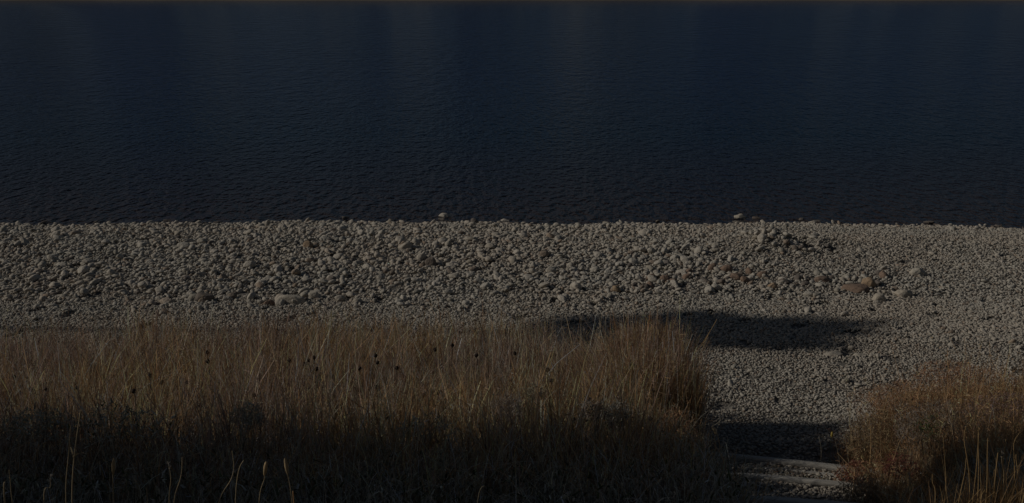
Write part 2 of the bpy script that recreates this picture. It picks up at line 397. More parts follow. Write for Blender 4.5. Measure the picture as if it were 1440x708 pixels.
# ------------------------------------------------------------------ timber steps
def beam(label, a, b, r, seed):
    a = np.array(a); b = np.array(b); Ln = np.linalg.norm(b-a); n = 26; k = 10; rr = random.Random(seed)
    V = []
    for i in range(n):
        t = i/(n-1); cx = -Ln/2+Ln*t
        for j in range(k):
            th = 2*math.pi*j/k
            ex = abs(math.cos(th))**.55*math.copysign(1, math.cos(th)); ez = abs(math.sin(th))**.55*math.copysign(1, math.sin(th))
            q = r*(1+.10*mnoise.noise(Vector((cx*2.2, j*.9, seed)))+.05*mnoise.noise(Vector((cx*11, j*2.9, seed))))
            if i in (0, n-1): q *= .82
            V.append((cx+.02*rr.random()*(i in (0, n-1)), ex*q*1.05, ez*q+.006*math.sin(cx*3+seed)))
    Fq = [(i*k+j, (i+1)*k+j, (i+1)*k+(j+1) % k, i*k+(j+1) % k) for i in range(n-1) for j in range(k)]
    o = mesh_np('timber_step', V, Fq, M_wood)
    bm = bmesh.new(); bm.from_mesh(o.data); bm.verts.ensure_lookup_table()
    bm.faces.new([bm.verts[j] for j in range(k)]); bm.faces.new([bm.verts[(n-1)*k+j] for j in reversed(range(k))])
    bmesh.ops.recalc_face_normals(bm, faces=bm.faces); bm.to_mesh(o.data); bm.free()
    d = b-a; o.location = (a+b)/2; o.rotation_euler = (0, -math.atan2(d[2], math.hypot(d[0], d[1])), math.atan2(d[1], d[0]))
    return tag(o, label, 'step', 'timber edgings of the path steps')
def log_pts(i, x0, x1, dz=-.018):
    y0, sl, zt = LOGS[i]
    return (x0, y0+sl*(x0-1.75)+.04, zt+dz), (x1, y0+sl*(x1-1.75)+.04, zt+dz)
beam('weathered timber edging the lowest step, farthest of the three, half sunlit', *log_pts(0, 1.62, 3.35), .034, 1)
beam('weathered timber edging the middle step with sunlit gravel in front', *log_pts(1, 1.5, 3.2), .030, 2)
beam('weathered timber edging the nearest step in deep shade at the photo bottom', *log_pts(2, 1.6, 3.1), .04, 3)
# a broken batten lying beside the lowest step timber
p0, p1 = log_pts(0, 2.1, 3.3, -.05)
o = beam('thin grey batten lying behind the lowest step timber', (p0[0], p0[1]-.13, p0[2]+.012), (p1[0], p1[1]-.115, p1[2]+.012), .022, 7)
o.name = 'wooden_batten'; o['category'] = 'batten'; del o['group']

# ------------------------------------------------------------------ ribbons: grass blades, stems, leaves
def ribbon_mesh(P, Wd, side, colr):
    """P (N,S,3) centre lines, Wd (N,S) widths, side (N,3), colr (N,S,3)"""
    N, Sg, _ = P.shape
    a = P-side[:, None, :]*Wd[..., None]/2; b = P+side[:, None, :]*Wd[..., None]/2
    V = np.stack([a, b], 2).reshape(-1, 3)
    base = (np.arange(N)*Sg*2)[:, None]+(np.arange(Sg-1)*2)[None, :]
    Fq = np.stack([base, base+1, base+3, base+2], -1).reshape(-1, 4)
    cc = np.repeat(colr[:, :, None, :], 2, 2).reshape(-1, 3)
    return V, Fq, cc
def merge(parts):
    Vs, Fs, Cs, off = [], [], [], 0
    for V, Fq, c in parts:
        Vs.append(V); Fs.append(Fq+off); Cs.append(c); off += len(V)
    return np.concatenate(Vs), np.concatenate(Fs), np.concatenate(Cs)
def jitcol(cols, idx, v=.22):
    c = np.array(cols)[idx]; return np.clip(c*rng.lognormal(0, v, (len(idx), 1)), 0.004, .7)
def blades(x, y, z, h, wd, lean, curl, cols, az=None, segs=5, root=.55, droop=.0, face=.55):
    """x,y,z,h,wd: arrays; lean/curl: arrays of sideways travel as a share of height"""
    n = len(x); t = np.linspace(0, 1, segs)[None, :]
    if az is None: az = rng.uniform(0, 2*math.pi, n)
    az2 = az+rng.normal(0, .8, n)
    dx = (lean*np.cos(az))[:, None]*t+(curl*np.cos(az2))[:, None]*t**2.2
    dy = (lean*np.sin(az))[:, None]*t+(curl*np.sin(az2))[:, None]*t**2.2
    dr = np.asarray(droop)*np.ones(n)
    P = np.stack([x[:, None]+dx*h[:, None], y[:, None]+dy*h[:, None], z[:, None]+h[:, None]*(t-dr[:, None]*t**3)], -1)
    Wd = wd[:, None]*(1-.75*t**1.5)
    fa = rng.normal(0, face, n); side = np.stack([np.cos(fa), np.sin(fa), rng.normal(0, .12, n)], -1)
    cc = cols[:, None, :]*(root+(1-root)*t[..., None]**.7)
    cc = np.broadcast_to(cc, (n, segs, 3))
    return P, ribbon_mesh(P, Wd, side, cc)
def sprays(P, k, t0, ln, wd, cols, up=.6, segs=2):
    """k short side twigs on every stem P (N,S,3), over the part t0..1"""
    N, Sg, _ = P.shape
    t = rng.uniform(t0, 1, (N, k)); f = t*(Sg-1); i = np.minimum(f.astype(int), Sg-2); u = (f-i)[..., None]
    ar = np.arange(N)[:, None]; b = P[ar, i]*(1-u)+P[ar, i+1]*u; b = b.reshape(-1, 3); n = len(b)
    az = rng.uniform(0, 6.28, n); el = rng.uniform(-.2, 1, n)*up+.15
    l = rng.uniform(.4, 1, n)*ln
    d = np.stack([np.cos(az)*np.cos(el), np.sin(az)*np.cos(el), np.sin(el)], -1)*l[:, None]
    tt = np.linspace(0, 1, segs)[None, :, None]; PP = b[:, None, :]+d[:, None, :]*tt
    Wd = np.full((n, segs), 1.0)*rng.uniform(.6, 1.2, (n, 1))*wd; Wd[:, -1] *= .5
    fa = rng.uniform(-1.2, 1.2, n); side = np.stack([np.cos(fa), .3*np.sin(fa), np.sin(fa)], -1)
    cc = np.repeat(cols, k, 0)*rng.lognormal(0, .2, (n, 1))
    return ribbon_mesh(PP, Wd, side, np.broadcast_to(np.clip(cc, .004, .7)[:, None, :], (n, segs, 3)))

GOLD = [(.62, .375, .175), (.52, .305, .145), (.72, .475, .25), (.38, .215, .11), (.60, .415, .25)]
PINK = [(.37, .25, .19), (.44, .30, .23), (.27, .18, .14), (.42, .32, .25)]
GREY = [(.40, .37, .28), (.33, .32, .22), (.50, .45, .34), (.25, .25, .17), (.58, .53, .42)]
GREEN = [(.07, .09, .03), (.10, .115, .045), (.06, .075, .035)]
RUST = [(.47, .265, .14), (.40, .235, .14), (.54, .35, .19), (.33, .18, .12)]
RED = [(.22, .07, .055), (.27, .10, .07), (.18, .07, .05)]

def left_h(x, y):
    """height of the meadow"""
    far = 10.55+.10*(x+6)*.6
    h = .75+.13*wob(x, y, 2.5)+.10*wob(x+1, y, 6)
    h = h*(1-.12*sstep(10.0, 11.2, y))+.03*sstep(-.5, -1.2, x)+.20*sstep(.9, 1.2, x)*sstep(8.1, 8.5, y)*sstep(9.75, 9.3, y)
    h = h*(1-.55*sstep(.9, 1.6, x)*sstep(8.5, 8.0, y))      # shorter beside the steps
    h = h*(1-.55*sstep(7.3, 6.3, y))
    return np.clip(h, .18, 1)
def left_area(n, y0=4.6, y1=11.9, x0=-9.5, x1=1.95):
    x = rng.uniform(x0, x1, n); y = rng.uniform(y0, y1, n)
    edge = 11.7+.14*np.sin(x*1.9)+.12*np.sin(x*4.3+1)-1.9*sstep(-.1, 1.7, x)-.5*sstep(-4.4, -5.4, x)
    xe = 1.74+.10*np.sin(y*3)+.06*np.sin(y*8)-.25*sstep(9.2, 9.8, y)
    k = (y < edge+rng.normal(0, .10, n)) & (x < xe+rng.normal(0, .05, n)) & (np.abs(x) < .62*y+1.6)
    return x[k], y[k]
def patch(x, y): return wob(x+3, y*1.6, 2.0)+.5*wob(x, y, 5)

parts = []
# golden upright stems and blades
x, y = left_area(90000, 6.3); x2 = rng.uniform(.8, 1.72, 27000); y2 = rng.uniform(8.4, 9.5, 27000); x = np.concatenate([x, x2]); y = np.concatenate([y, y2]); gap = wob(x*1.7, y*1.7, 5)+.6*wob(x, y, 9); kk = rng.random(len(x)) < np.clip(.62+1.3*gap, .22, 1); x = x[kk]; y = y[kk]
pt = patch(x, y); n = len(x); z = tz(x, y)
isg = (pt+rng.normal(0, .28, n)) > -.08
cols = np.where(isg[:, None], jitcol(GOLD, rng.integers(0, 5, n), .6), jitcol(PINK, rng.integers(0, 4, n), .6))
h = left_h(x, y)*(rng.uniform(.35, 1.02, n)+.3*rng.random(n)**6)
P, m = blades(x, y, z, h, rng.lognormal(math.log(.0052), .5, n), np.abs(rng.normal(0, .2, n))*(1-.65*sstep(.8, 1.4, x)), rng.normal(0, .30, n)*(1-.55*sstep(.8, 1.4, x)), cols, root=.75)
parts.append(m)
# seed panicles on a share of them: pinkish haze on top
k = rng.random(n) < .17
parts.append(sprays(P[k], 9, .68, .045, .0035, np.where((rng.random(k.sum()) < .6)[:, None], jitcol(PINK, rng.integers(0, 4, k.sum()))*1.15, cols[k]), .9))
k = rng.random(n) < .10
parts.append(sprays(P[k], 5, .35, .11, .0035, jitcol(PINK+RUST+GOLD, rng.integers(0, 13, k.sum()), .35), 1.2))
nt_ = 110; x = rng.uniform(-.8, 1.4, nt_); y = rng.uniform(9.0, 10.3, nt_)-.5*sstep(1, 1.6, x); z = tz(x, y)
P, m = blades(x, y, z, rng.uniform(.8, 1.05, nt_), np.full(nt_, .006), np.abs(rng.normal(0, .06, nt_)), rng.normal(0, .09, nt_), jitcol([(.6, .5, .34)], np.zeros(nt_, int), .2)); parts.append(m)
parts.append(sprays(P[:50], 8, .85, .03, .005, np.tile([[.55, .45, .32]], (50, 1)), 1.0))
# curled dead leaves low down
x, y = left_area(30000, 6.0); n = len(x); z = tz(x, y)+rng.uniform(0, .45, n)
P, m = blades(x, y, z, rng.uniform(.08, .28, n), rng.uniform(.003, .007, n), rng.normal(0, .5, n), rng.normal(0, .9, n), jitcol(GOLD+GREY, rng.integers(0, 10, n)), segs=5, droop=rng.uniform(0, .9, n))
parts.append(m)
V, Fq, cc = merge(parts)
tag(mesh_np('dry_grass', V, Fq, M_plant, col=cc, smooth=False), 'tall golden dry grass with pinkish seed tops between shade and shingle', 'grass', kind='stuff')

# shaded, trampled grass in front
parts = []
x, y = left_area(24000, 3.8, 7.3); n = len(x); z = tz(x, y)
cols = jitcol([(.48, .43, .33), (.40, .38, .27), (.58, .52, .4), (.27, .26, .19), (.66, .6, .48)], rng.integers(0, 5, n), .7)
cap = np.clip(.40+.10*wob(x, y, 4), .15, .55)*(.18+.82*sstep(5.7, 6.2, y))
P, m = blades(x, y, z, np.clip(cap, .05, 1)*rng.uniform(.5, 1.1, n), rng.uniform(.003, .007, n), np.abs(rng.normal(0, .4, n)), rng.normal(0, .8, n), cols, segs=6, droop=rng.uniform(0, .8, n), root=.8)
parts.append(m)
x, y = left_area(2600, 5.6, 7.4); n = len(x); z = tz(x, y)
P, m = blades(x, y, z, rng.uniform(.3, .62, n)*(.5+.5*sstep(5.7, 6.5, y)), rng.uniform(.003, .006, n), np.abs(rng.normal(0, .35, n)), rng.normal(0, .5, n), jitcol([(.6, .52, .4), (.5, .42, .3)], rng.integers(0, 2, n), .3), root=.9, droop=rng.uniform(0, .3, n))
parts.append(m); k = rng.random(n) < .4; parts.append(sprays(P[k], 6, .6, .04, .005, np.tile([[.45, .38, .3]], (k.sum(), 1)), 1.0))
x, y = left_area(9000, 4.2, 7.6); n = len(x); kk = y > 5.75; x = x[kk]; y = y[kk]; n = len(x); z = tz(x, y)+rng.uniform(.1, .34, n)
P, m = blades(x, y, z, rng.uniform(.03, .09, n), rng.uniform(.008, .02, n), rng.normal(0, .8, n), rng.normal(0, .8, n), jitcol(GREY+GREEN, rng.integers(0, 8, n), .35), segs=3, droop=.5)
parts.append(m)
V, Fq, cc = merge(parts)
tag(mesh_np('trampled_grass', V, Fq, M_plant, col=cc, smooth=False), 'matted grey-brown grass in deep shade along the bottom of the photo', 'grass', kind='stuff')

# right bank: tangled low growth
def right_area(n, y0=5.0, y1=10.0):
    x = rng.uniform(2.6, 8.6, n); y = rng.uniform(y0, y1, n)
    xe = 3.22+.23*(y-8.5)+.14*np.sin(y*5)+.75*sstep(8.8, 9.6, y)
    k = (x > xe+rng.normal(0, .07, n)) & (y < 9.55+.14*np.sin(x*3)+rng.normal(0, .09, n)) & (x < .62*y+1.8)
    return x[k], y[k]
parts = []
x, y = right_area(30000, 6.9); n = len(x); z = tz(x, y); pt = patch(x*1.3, y*1.3)
u = pt+rng.normal(0, .22, n)
cols = np.where((u > .22)[:, None], jitcol(RUST, rng.integers(0, 4, n), .5), np.where(((x > 5.2) & (u > -.1))[:, None], jitcol(PINK, rng.integers(0, 4, n)), jitcol(GOLD, rng.integers(0, 5, n))))
hb = np.clip(.36+.12*wob(x, y, 3)+.10*sstep(4.2, 5.5, x), .2, .7)*(1-.3*sstep(8.9, 9.7, y))
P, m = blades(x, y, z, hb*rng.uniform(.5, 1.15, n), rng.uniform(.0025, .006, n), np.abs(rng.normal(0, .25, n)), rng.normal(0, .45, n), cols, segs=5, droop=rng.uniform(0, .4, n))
parts.append(m); k = rng.random(n) < .35
parts.append(sprays(P[k], 7, .45, .05, .005, cols[k]*1.05, 1.0))
x, y = right_area(1500, 6.9); n = len(x); z = tz(x, y)
P, m = blades(x, y, z, rng.uniform(.45, .72, n), rng.uniform(.003, .006, n), np.abs(rng.normal(0, .25, n)), rng.normal(0, .3, n), jitcol(GOLD, rng.integers(0, 5, n), .3), root=.8)
parts.append(m); k = rng.random(n) < .5; parts.append(sprays(P[k], 6, .7, .04, .005, jitcol(GOLD, rng.integers(0, 5, k.sum()), .3), 1.0))
x, y = right_area(14000, 5.0, 7.3); n = len(x); z = tz(x, y)
P, m = blades(x, y, z, rng.uniform(.12, .34, n), rng.uniform(.003, .008, n), rng.normal(0, .4, n), rng.normal(0, .7, n), jitcol(GREY, rng.integers(0, 5, n), .4), segs=5, droop=rng.uniform(0, .8, n))
parts.append(m)
V, Fq, cc = merge(parts)
tag(mesh_np('bank_undergrowth', V, Fq, M_plant, col=cc, smooth=False), 'tangled rust and tan undergrowth on the bank right of the steps', 'undergrowth', kind='stuff')

# ------------------------------------------------------------------ countable plants
def tube(pts, rad, k=5):
    pts = np.array(pts, float); n = len(pts); V = []
    for i in range(n):
        d = pts[min(i+1, n-1)]-pts[max(i-1, 0)]; d /= np.linalg.norm(d)+1e-9
        a = np.cross(d, [0, 1, .01]); a /= np.linalg.norm(a)+1e-9; b = np.cross(d, a)
        for j in range(k):
            th = 2*math.pi*j/k; V.append(pts[i]+rad[i]*(a*math.cos(th)+b*math.sin(th)))
    Fq = [(i*k+j, i*k+(j+1) % k, (i+1)*k+(j+1) % k, (i+1)*k+j) for i in range(n-1) for j in range(k)]
    return np.array(V), np.array(Fq)
def smooth_line(pts, n=9):
    pts = np.array(pts, float); t = np.linspace(0, 1, len(pts)); u = np.linspace(0, 1, n)
    deg = min(len(pts)-1, 3)
    return np.stack([np.polyval(np.polyfit(t, pts[:, i], deg), u) for i in range(3)], 1)
def empty(name, loc, label, cat, group=None):
    o = bpy.data.objects.new(name, None); C.objects.link(o); o.location = loc; o.empty_display_size = .1
    return tag(o, label, cat, group)
def child_mesh(name, V, Fq, c, root):
    V = np.asarray(V)-np.array(root.location)
    return mesh_np(name, V, Fq, M_plant, col=np.tile(np.array(c), (len(V), 1)) if np.ndim(c) == 1 else c, parent=root)
def stalk(pix, dist, label, head=None, r=.0033, col=(.42, .33, .20), group='tall dry grass stalks standing in the foreground', name='grass_stalk'):
    """pix: points of the stalk in the photograph from its foot up, surveyed at distance dist; the foot goes down to the ground"""
    pts = [at_d(px, py, dist) for px, py in pix]
    f = pts[0].copy(); f[2] = float(tz(f[0], f[1]))
    if f[2] < pts[0][2]-.02: pts = [f]+pts
    L = smooth_line(pts, 12); L[:, 1] += np.linspace(0, .05, 12)*rng.uniform(-1, 1)
    root = empty(name, L[0], label, 'grass stalk', group)
    V, Fq = tube(L, np.linspace(r, r*.6, 12)); child_mesh('stem', V, Fq, col, root)
    tip = L[-1]; d = L[-1]-L[-3]; d /= np.linalg.norm(d)
    if head == 'spike':
        hl = .085; pp = [tip+d*hl*t for t in np.linspace(-.1, 1, 9)]
        V, Fq = tube(pp, [.003, .007, .0095, .0105, .0105, .010, .009, .007, .002], 8)
        V += rng.normal(0, .0008, V.shape); child_mesh('seed_head', V, Fq, (.46, .34, .19), root)
    elif head == 'tuft':
        N = 26; P = np.repeat(np.array([[tip-d*.02, tip+d*.03]]), 1, 0)
        V, Fq, c = sprays(P, N, .0, .022, .004, np.array([[.36, .31, .25]]), 1.2); child_mesh('seed_head', V, Fq, c, root)
    elif head == 'leaf':
        n = 4; b = np.repeat(L[7][None], n, 0)
        P, (V, Fq, c) = blades(b[:, 0], b[:, 1], b[:, 2], rng.uniform(.06, .1, n), np.full(n, .012), np.full(n, .5), np.full(n, .5), np.tile([[.40, .31, .18]], (n, 1)), droop=.6)
        child_mesh('leaf', V, Fq, c, root)
    return root
D = 4.9
stalk([(92, 708), (93, 660), (97, 601)], D, 'thin straight stalk just left of the tallest stalk, lower left')
stalk([(101, 708), (104, 640), (112, 578)], D, 'tallest pale stalk in the lower left corner with dry leaf', 'leaf', r=.0045)
stalk([(159, 708), (157, 668)], D, 'cattail-like stalk with an upright tan seed spike, lower left', 'spike', r=.004)
stalk([(206, 708), (204, 690)], D, 'short stalk right of the upright tan seed spike')
stalk([(238, 708), (240, 680), (238, 657)], D, 'stalk with a small pale tuft at its tip, left of centre', 'tuft')
stalk([(245, 708), (252, 680), (257, 642)], D, 'slanting bare stalk right of the pale tufted one')
stalk([(307, 708), (322, 680), (324, 638)], D, 'bowed bare stalk, left one of the two bowed stalks')
stalk([(328, 708), (335, 690), (336, 660), (338, 648), (342, 652)], D, 'bowed bare stalk hooked at its tip, right one of the two bowed stalks')
stalk([(365, 708), (370, 680), (374, 664)], D, 'stalk leaning right with a slim seed spike, mid left', 'spike', r=.003)
stalk([(410, 708), (406, 680), (403, 668)], D, 'stalk leaning left with a slim seed spike, right of the right-leaning one', 'spike', r=.0025)
stalk([(414, 708), (413, 690)], D, 'short orange stub stalk right of the left-leaning seed spike', col=(.45, .26, .12), r=.005)
stalk([(6, 708), (5, 680)], D, 'thick pale stub stalk in the extreme lower left corner', r=.006)
stalk([(18, 708), (16, 685), (14, 660)], D, 'thin stalk beside the thick stub in the lower left corner')
stalk([(60, 700), (64, 690), (66, 680)], D, 'short stalk with a pale tuft between the corner stalks and tallest stalk', 'tuft')
stalk([(654, 690), (668, 640), (682, 600)], 5.6, 'long bare stalk slanting right in the shade below the grass centre', r=.003, col=(.3, .25, .16))
stalk([(646, 690), (632, 650), (620, 615)], 5.6, 'long bare stalk slanting left, crossing low in the shade at centre', r=.003, col=(.28, .23, .15))
stalk([(672, 706), (684, 688)], 5.0, 'short slanted stalk at the bottom edge near centre', r=.0035, col=(.3, .25, .16))
# left of the steps
stalk([(962, 623), (992, 606), (1015, 592)], 7.9, 'long pale stalk leaning far right over the start of the steps', r=.004, col=(.36, .32, .25), name='grass_stalk')
stalk([(986, 641), (986, 620), (986, 608)], 7.9, 'upright stalk left of the steps, nearer the tall grass', r=.0035, col=(.3, .27, .21))
stalk([(990, 640), (991, 625), (992, 614)], 7.9, 'upright knobbed stalk left of the steps', 'tuft', r=.004, col=(.3, .27, .21))
stalk([(1005, 628), (1007, 612), (1015, 590)], 8.0, 'leafy stalk at the upper left corner of the steps', 'leaf', r=.003, col=(.3, .27, .21))
stalk([(1154, 648), (1154, 630), (1150, 612)], 8.35, 'pale stalk standing behind the lowest step timber, left of the small green plant', r=.0035, col=(.4, .36, .28))
stalk([(1181, 648), (1179, 635), (1177, 624)], 8.35, 'short leaning stalk at the right end of the lowest step timber', r=.003, col=(.38, .34, .26))
stalk([(1194, 650), (1192, 630), (1190, 615)], 8.3, 'taller thin stalk at the right end of the lowest step timber', r=.003, col=(.38, .34, .26))
# small plant with a yellow flower head behind the step
rt = stalk([(1166, 648), (1168, 630), (1170, 615)], 8.45, 'slender stalk with a single yellow seed head in the dark shadow by the steps', r=.002, col=(.10, .12, .04), name='yellow_seed_plant', group=None)
rt['category'] = 'plant'
p = at_d(1170, 611, 8.45); V, Fq = tube([p+np.array([0, 0, s]) for s in np.linspace(-.03, .03, 6)], [.004, .012, .013, .012, .009, .002], 7); child_mesh('seed_head', V, Fq, (.5, .38, .10), rt)

# right foreground stalks, golden
RS = [([(1330, 708), (1333, 670), (1331, 620)], 'leftmost golden stalk of the cluster in the lower right corner'),
      ([(1346, 708), (1352, 670), (1354, 640)], 'golden stalk, second from left in the lower right cluster'),
      ([(1363, 708), (1362, 660), (1356, 620), (1359, 600)], 'long curved golden stalk rising highest left of the lower right cluster'),
      ([(1368, 708), (1374, 660), (1378, 610)], 'golden stalk right beside the long curved one, lower right'),
      ([(1376, 708), (1379, 650), (1380, 605)], 'straight golden stalk at the middle of the lower right cluster'),
      ([(1384, 708), (1385, 660), (1384, 612)], 'straight stalk just right of the cluster middle, lower right'),
      ([(1388, 708), (1391, 660), (1392, 625)], 'golden stalk with its tip below the brown tangle, lower right cluster'),
      ([(1393, 708), (1396, 670), (1398, 632)], 'golden stalk leaning slightly right in the lower right cluster'),
      ([(1400, 708), (1401, 680), (1402, 664)], 'short golden stalk in the lower right cluster'),
      ([(1408, 708), (1412, 670), (1419, 622)], 'slanting golden stalk between cluster and edge, lower right'),
      ([(1427, 690), (1427, 650), (1428, 625), (1436, 612)], 'long hooked golden stalk near the right photo edge'),
      ([(1431, 690), (1431, 655), (1430, 640)], 'thin stalk against the hooked one near the right photo edge'),
      ([(1316, 708), (1315, 685), (1314, 670)], 'short bare stalk left of the golden cluster, lower right')]
for pix, lb in RS: stalk(pix, 4.9, lb, r=rng.uniform(.0028, .004), col=(.48, .32, .15), group='golden stalks in the lower right corner')
stalk([(1412, 690), (1412, 660), (1411, 644)], 4.9, 'stalk topped by a white tuft in the lower right corner', 'tuft', r=.004, col=(.45, .33, .18), group='golden stalks in the lower right corner')
stalk([(1287, 708), (1283, 690), (1279, 672)], 5.8, 'dark stalk with a tiny pale bud, right of the steps', 'tuft', r=.003, col=(.25, .2, .14))
stalk([(1309, 706), (1309, 702)], 5.6, 'short stalk with a white bud at the bottom edge, right of the steps', 'tuft', r=.003, col=(.25, .2, .14))

# basal golden leaves of the right-hand cluster
bx, by, _ = at_d(1384, 708, 4.95); n = 1000
x = bx+.27*np.clip(rng.normal(0, 1, n), -1.6, 1.6); y = 4.95+.12*np.clip(rng.normal(0, 1, n), -1.6, 1.6); z = tz(x, y)
P, m = blades(x, y, z, rng.uniform(.2, .78, n), rng.uniform(.003, .006, n), np.abs(rng.normal(0, .12, n)), rng.normal(0, .3, n), jitcol([(.46, .30, .14), (.38, .24, .12), (.30, .18, .09)], rng.integers(0, 3, n)), droop=rng.uniform(0, .4, n))
o = mesh_np('grass_tussock', m[0], m[1], M_plant, col=m[2], smooth=False); tag(o, 'golden grass tussock at the foot of the stalk cluster, lower right corner', 'grass tussock')

# dark dried seed heads through the grass
seeds = [(108, 546), (292, 508), (64, 547), (43, 548), (227, 538), (263, 538), (407, 507), (434, 507), (188, 550), (282, 570), (480, 570), (506, 518), (558, 518), (612, 492), (636, 486), (596, 556), (670, 500), (724, 497), (806, 590), (20, 530), (150, 573), (357, 556), (530, 545), (770, 520), (880, 510)]
ORD = 'first second third fourth fifth sixth seventh eighth ninth tenth eleventh twelfth thirteenth fourteenth fifteenth sixteenth seventeenth eighteenth nineteenth'.split()
for t_, e_ in (('twent', 20), ('thirt', 30), ('fort', 40)):
    ORD += [t_+'ieth']+[t_+'y-'+o_ for o_ in ORD[:9]]
seeds += [(int(rng.uniform(10, 940)), int(rng.uniform(490, 592))) for _ in range(19)]
nseed = 0
for px, py in sorted(seeds):
    d0 = 7.4+(600-py)/150*2.4; tip = at_d(px, py, d0); f = tip.copy(); f[0] += rng.normal(0, .04); f[2] = float(tz(f[0], f[1]))
    if tip[2]-f[2] < .2: continue
    L = smooth_line([f, (f+tip)/2+rng.normal(0, .012, 3), tip], 7)
    root = empty('dried_flower', L[0], ORD[nseed]+' dark dried flower head from the left among the golden grass', 'dried flower', 'dark dried flower heads scattered through the golden grass')
    nseed += 1
    V, Fq = tube(L, np.full(7, .0030), 4); child_mesh('stem', V, Fq, (.10, .07, .05), root)
    V, Fq = tube([tip+np.array([0, 0, s]) for s in (-.02, -.012, 0, .012, .02)], [.004, .015, .019, .013, .003], 7); V += rng.normal(0, .0035, V.shape)
    child_mesh('seed_head', V, Fq, (.035, .022, .016), root)

# small bushes and leafy plants: stems (part) + leaves (part)
def leafy(px, py, wid, hgt, dist, label, cols, n=900, lw=.012, ll=.03, name='leafy_plant', cat='plant', stemcol=(.12, .09, .06), nst=14):
    c = at_d(px, py, dist); gz = float(tz(c[0], c[1])); root = empty(name, (c[0], c[1], gz), label, cat)
    topz = c[2]-gz+hgt/2; topz = max(topz, hgt)
    sx = rng.normal(0, wid*.28, nst)+c[0]; sy = rng.normal(0, wid*.22, nst)+c[1]
    az = np.arctan2(sy-c[1], sx-c[0])
    P, m = blades(np.full(nst, c[0])+.3*(sx-c[0]), np.full(nst, c[1])+.3*(sy-c[1]), np.full(nst, gz), rng.uniform(.7, 1, nst)*topz, np.full(nst, .006), np.full(nst, wid*.35/topz), rng.normal(0, .12, nst), np.tile([stemcol], (nst, 1)), az=az)
    child_mesh('stem', m[0], m[1], m[2], root)
    th = rng.uniform(0, 6.28, n); r = np.sqrt(rng.random(n)); lump = 1+.25*np.sin(3*th+px)+.15*np.sin(7*th)
    lx = c[0]+wid/2*r*np.cos(th)*lump; ly = c[1]+wid/2*r*np.sin(th)*.8*lump
    lz = gz+topz-hgt*rng.random(n)**1.2*(.35+.65*(1-r**2))-hgt*.5*r**2
    P, m = blades(lx, ly, lz, rng.uniform(.5, 1.2, n)*ll, rng.uniform(.6, 1.3, n)*lw, rng.normal(0, 1, n), rng.normal(0, 1, n), jitcol(cols, rng.integers(0, len(cols), n), .3), segs=3, root=.9, droop=rng.uniform(-.2, .9, n), face=1.2)
    child_mesh('foliage', m[0], m[1], m[2], root)
DG = [(.05, .06, .03), (.07, .08, .04), (.09, .085, .05)]
leafy(165, 596, .75, .22, 6.9, 'dull green leafy bush on the shade line, left', GREY+GREEN[:1], 450, .014, .035, 'dark_bush', 'bush')
leafy(50, 600, .5, .3, 6.9, 'dull brown weed clump on the shade line in the left corner', GREY, 900, .012, .03)
leafy(350, 585, .24, .22, 7.2, 'curled brown fern-like plant on the shade line below the tall stems', GREY, 500, .010, .03)
leafy(715, 572, .26, .24, 7.6, 'pale pinkish grey fluffy seed plume low in the middle of the grass', [(.34, .29, .25), (.28, .23, .20)], 1100, .005, .03, 'fluffy_plant')
leafy(750, 552, .16, .16, 7.9, 'small pale tuft up and right of the fluffy plume', [(.33, .29, .2), (.28, .25, .17)], 350, .008, .03, 'fluffy_plant')
leafy(830, 578, .20, .22, 7.6, 'grey-brown leafy plant left of the pale leafed one, right grass', [(.22, .18, .15), (.28, .24, .20)], 380, .012, .035)
leafy(868, 585, .22, .26, 7.6, 'plant with pale silvery leaves low in the grass near its right end', [(.33, .30, .26), (.26, .25, .20)], 420, .012, .04)
leafy(890, 535, .42, .30, 8.6, 'green tinged weed deep in the grass near its right end', [(.14, .15, .06), (.11, .13, .05), (.2, .18, .09)], 700, .011, .04)
leafy(945, 600, .26, .35, 7.9, 'orange-brown stalky plant at the right end of the grass', RUST, 450, .010, .05)
leafy(600, 600, .5, .16, 7.2, 'low green-grey weed patch on the shade line left of centre', GREY, 300, .012, .03)
leafy(1206, 668, .30, .26, 7.7, 'low bush with dark red leaves beside the step ends', RED+RUST, 1500, .012, .022, 'red_bush', 'bush')
leafy(1265, 655, .30, .22, 7.5, 'small red leafed plant right of the low red bush', RED, 500, .011, .022)
leafy(1235, 610, .55, .45, 8.3, 'yellowish brown bush overhanging the right edge of the path', [(.34, .25, .13), (.28, .2, .11), (.22, .15, .09)], 2600, .008, .025, 'brown_bush', 'bush')
leafy(1212, 692, .34, .22, 7.2, 'tan grass-like plant below the red bush at the bottom edge', [(.36, .29, .2), (.28, .22, .15)], 700, .008, .04)
leafy(1322, 600, .85, .40, 7.8, 'grey-brown twiggy bush in the middle of the right bank', [(.25, .2, .16), (.18, .14, .10), (.3, .25, .2)], 3400, .007, .03, 'twiggy_bush', 'bush')
leafy(1415, 590, .7, .45, 7.9, 'mauve-brown twiggy bush at the right photo edge', [(.24, .16, .14), (.19, .12, .11), (.28, .2, .18)], 2800, .007, .03, 'twiggy_bush', 'bush')
leafy(1308, 598, .25, .2, 7.6, 'small green patch of leaves in the right bank tangle', GREEN, 130, .012, .028)
leafy(1262, 560, .7, .30, 9.0, 'light orange-brown bush at the upper left of the right bank', RUST, 2600, .006, .03, 'brown_bush', 'bush')
leafy(1352, 535, .9, .34, 9.2, 'reddish brown bush along the top of the right bank', RUST+[(.3, .16, .11)], 3400, .006, .03, 'brown_bush', 'bush')
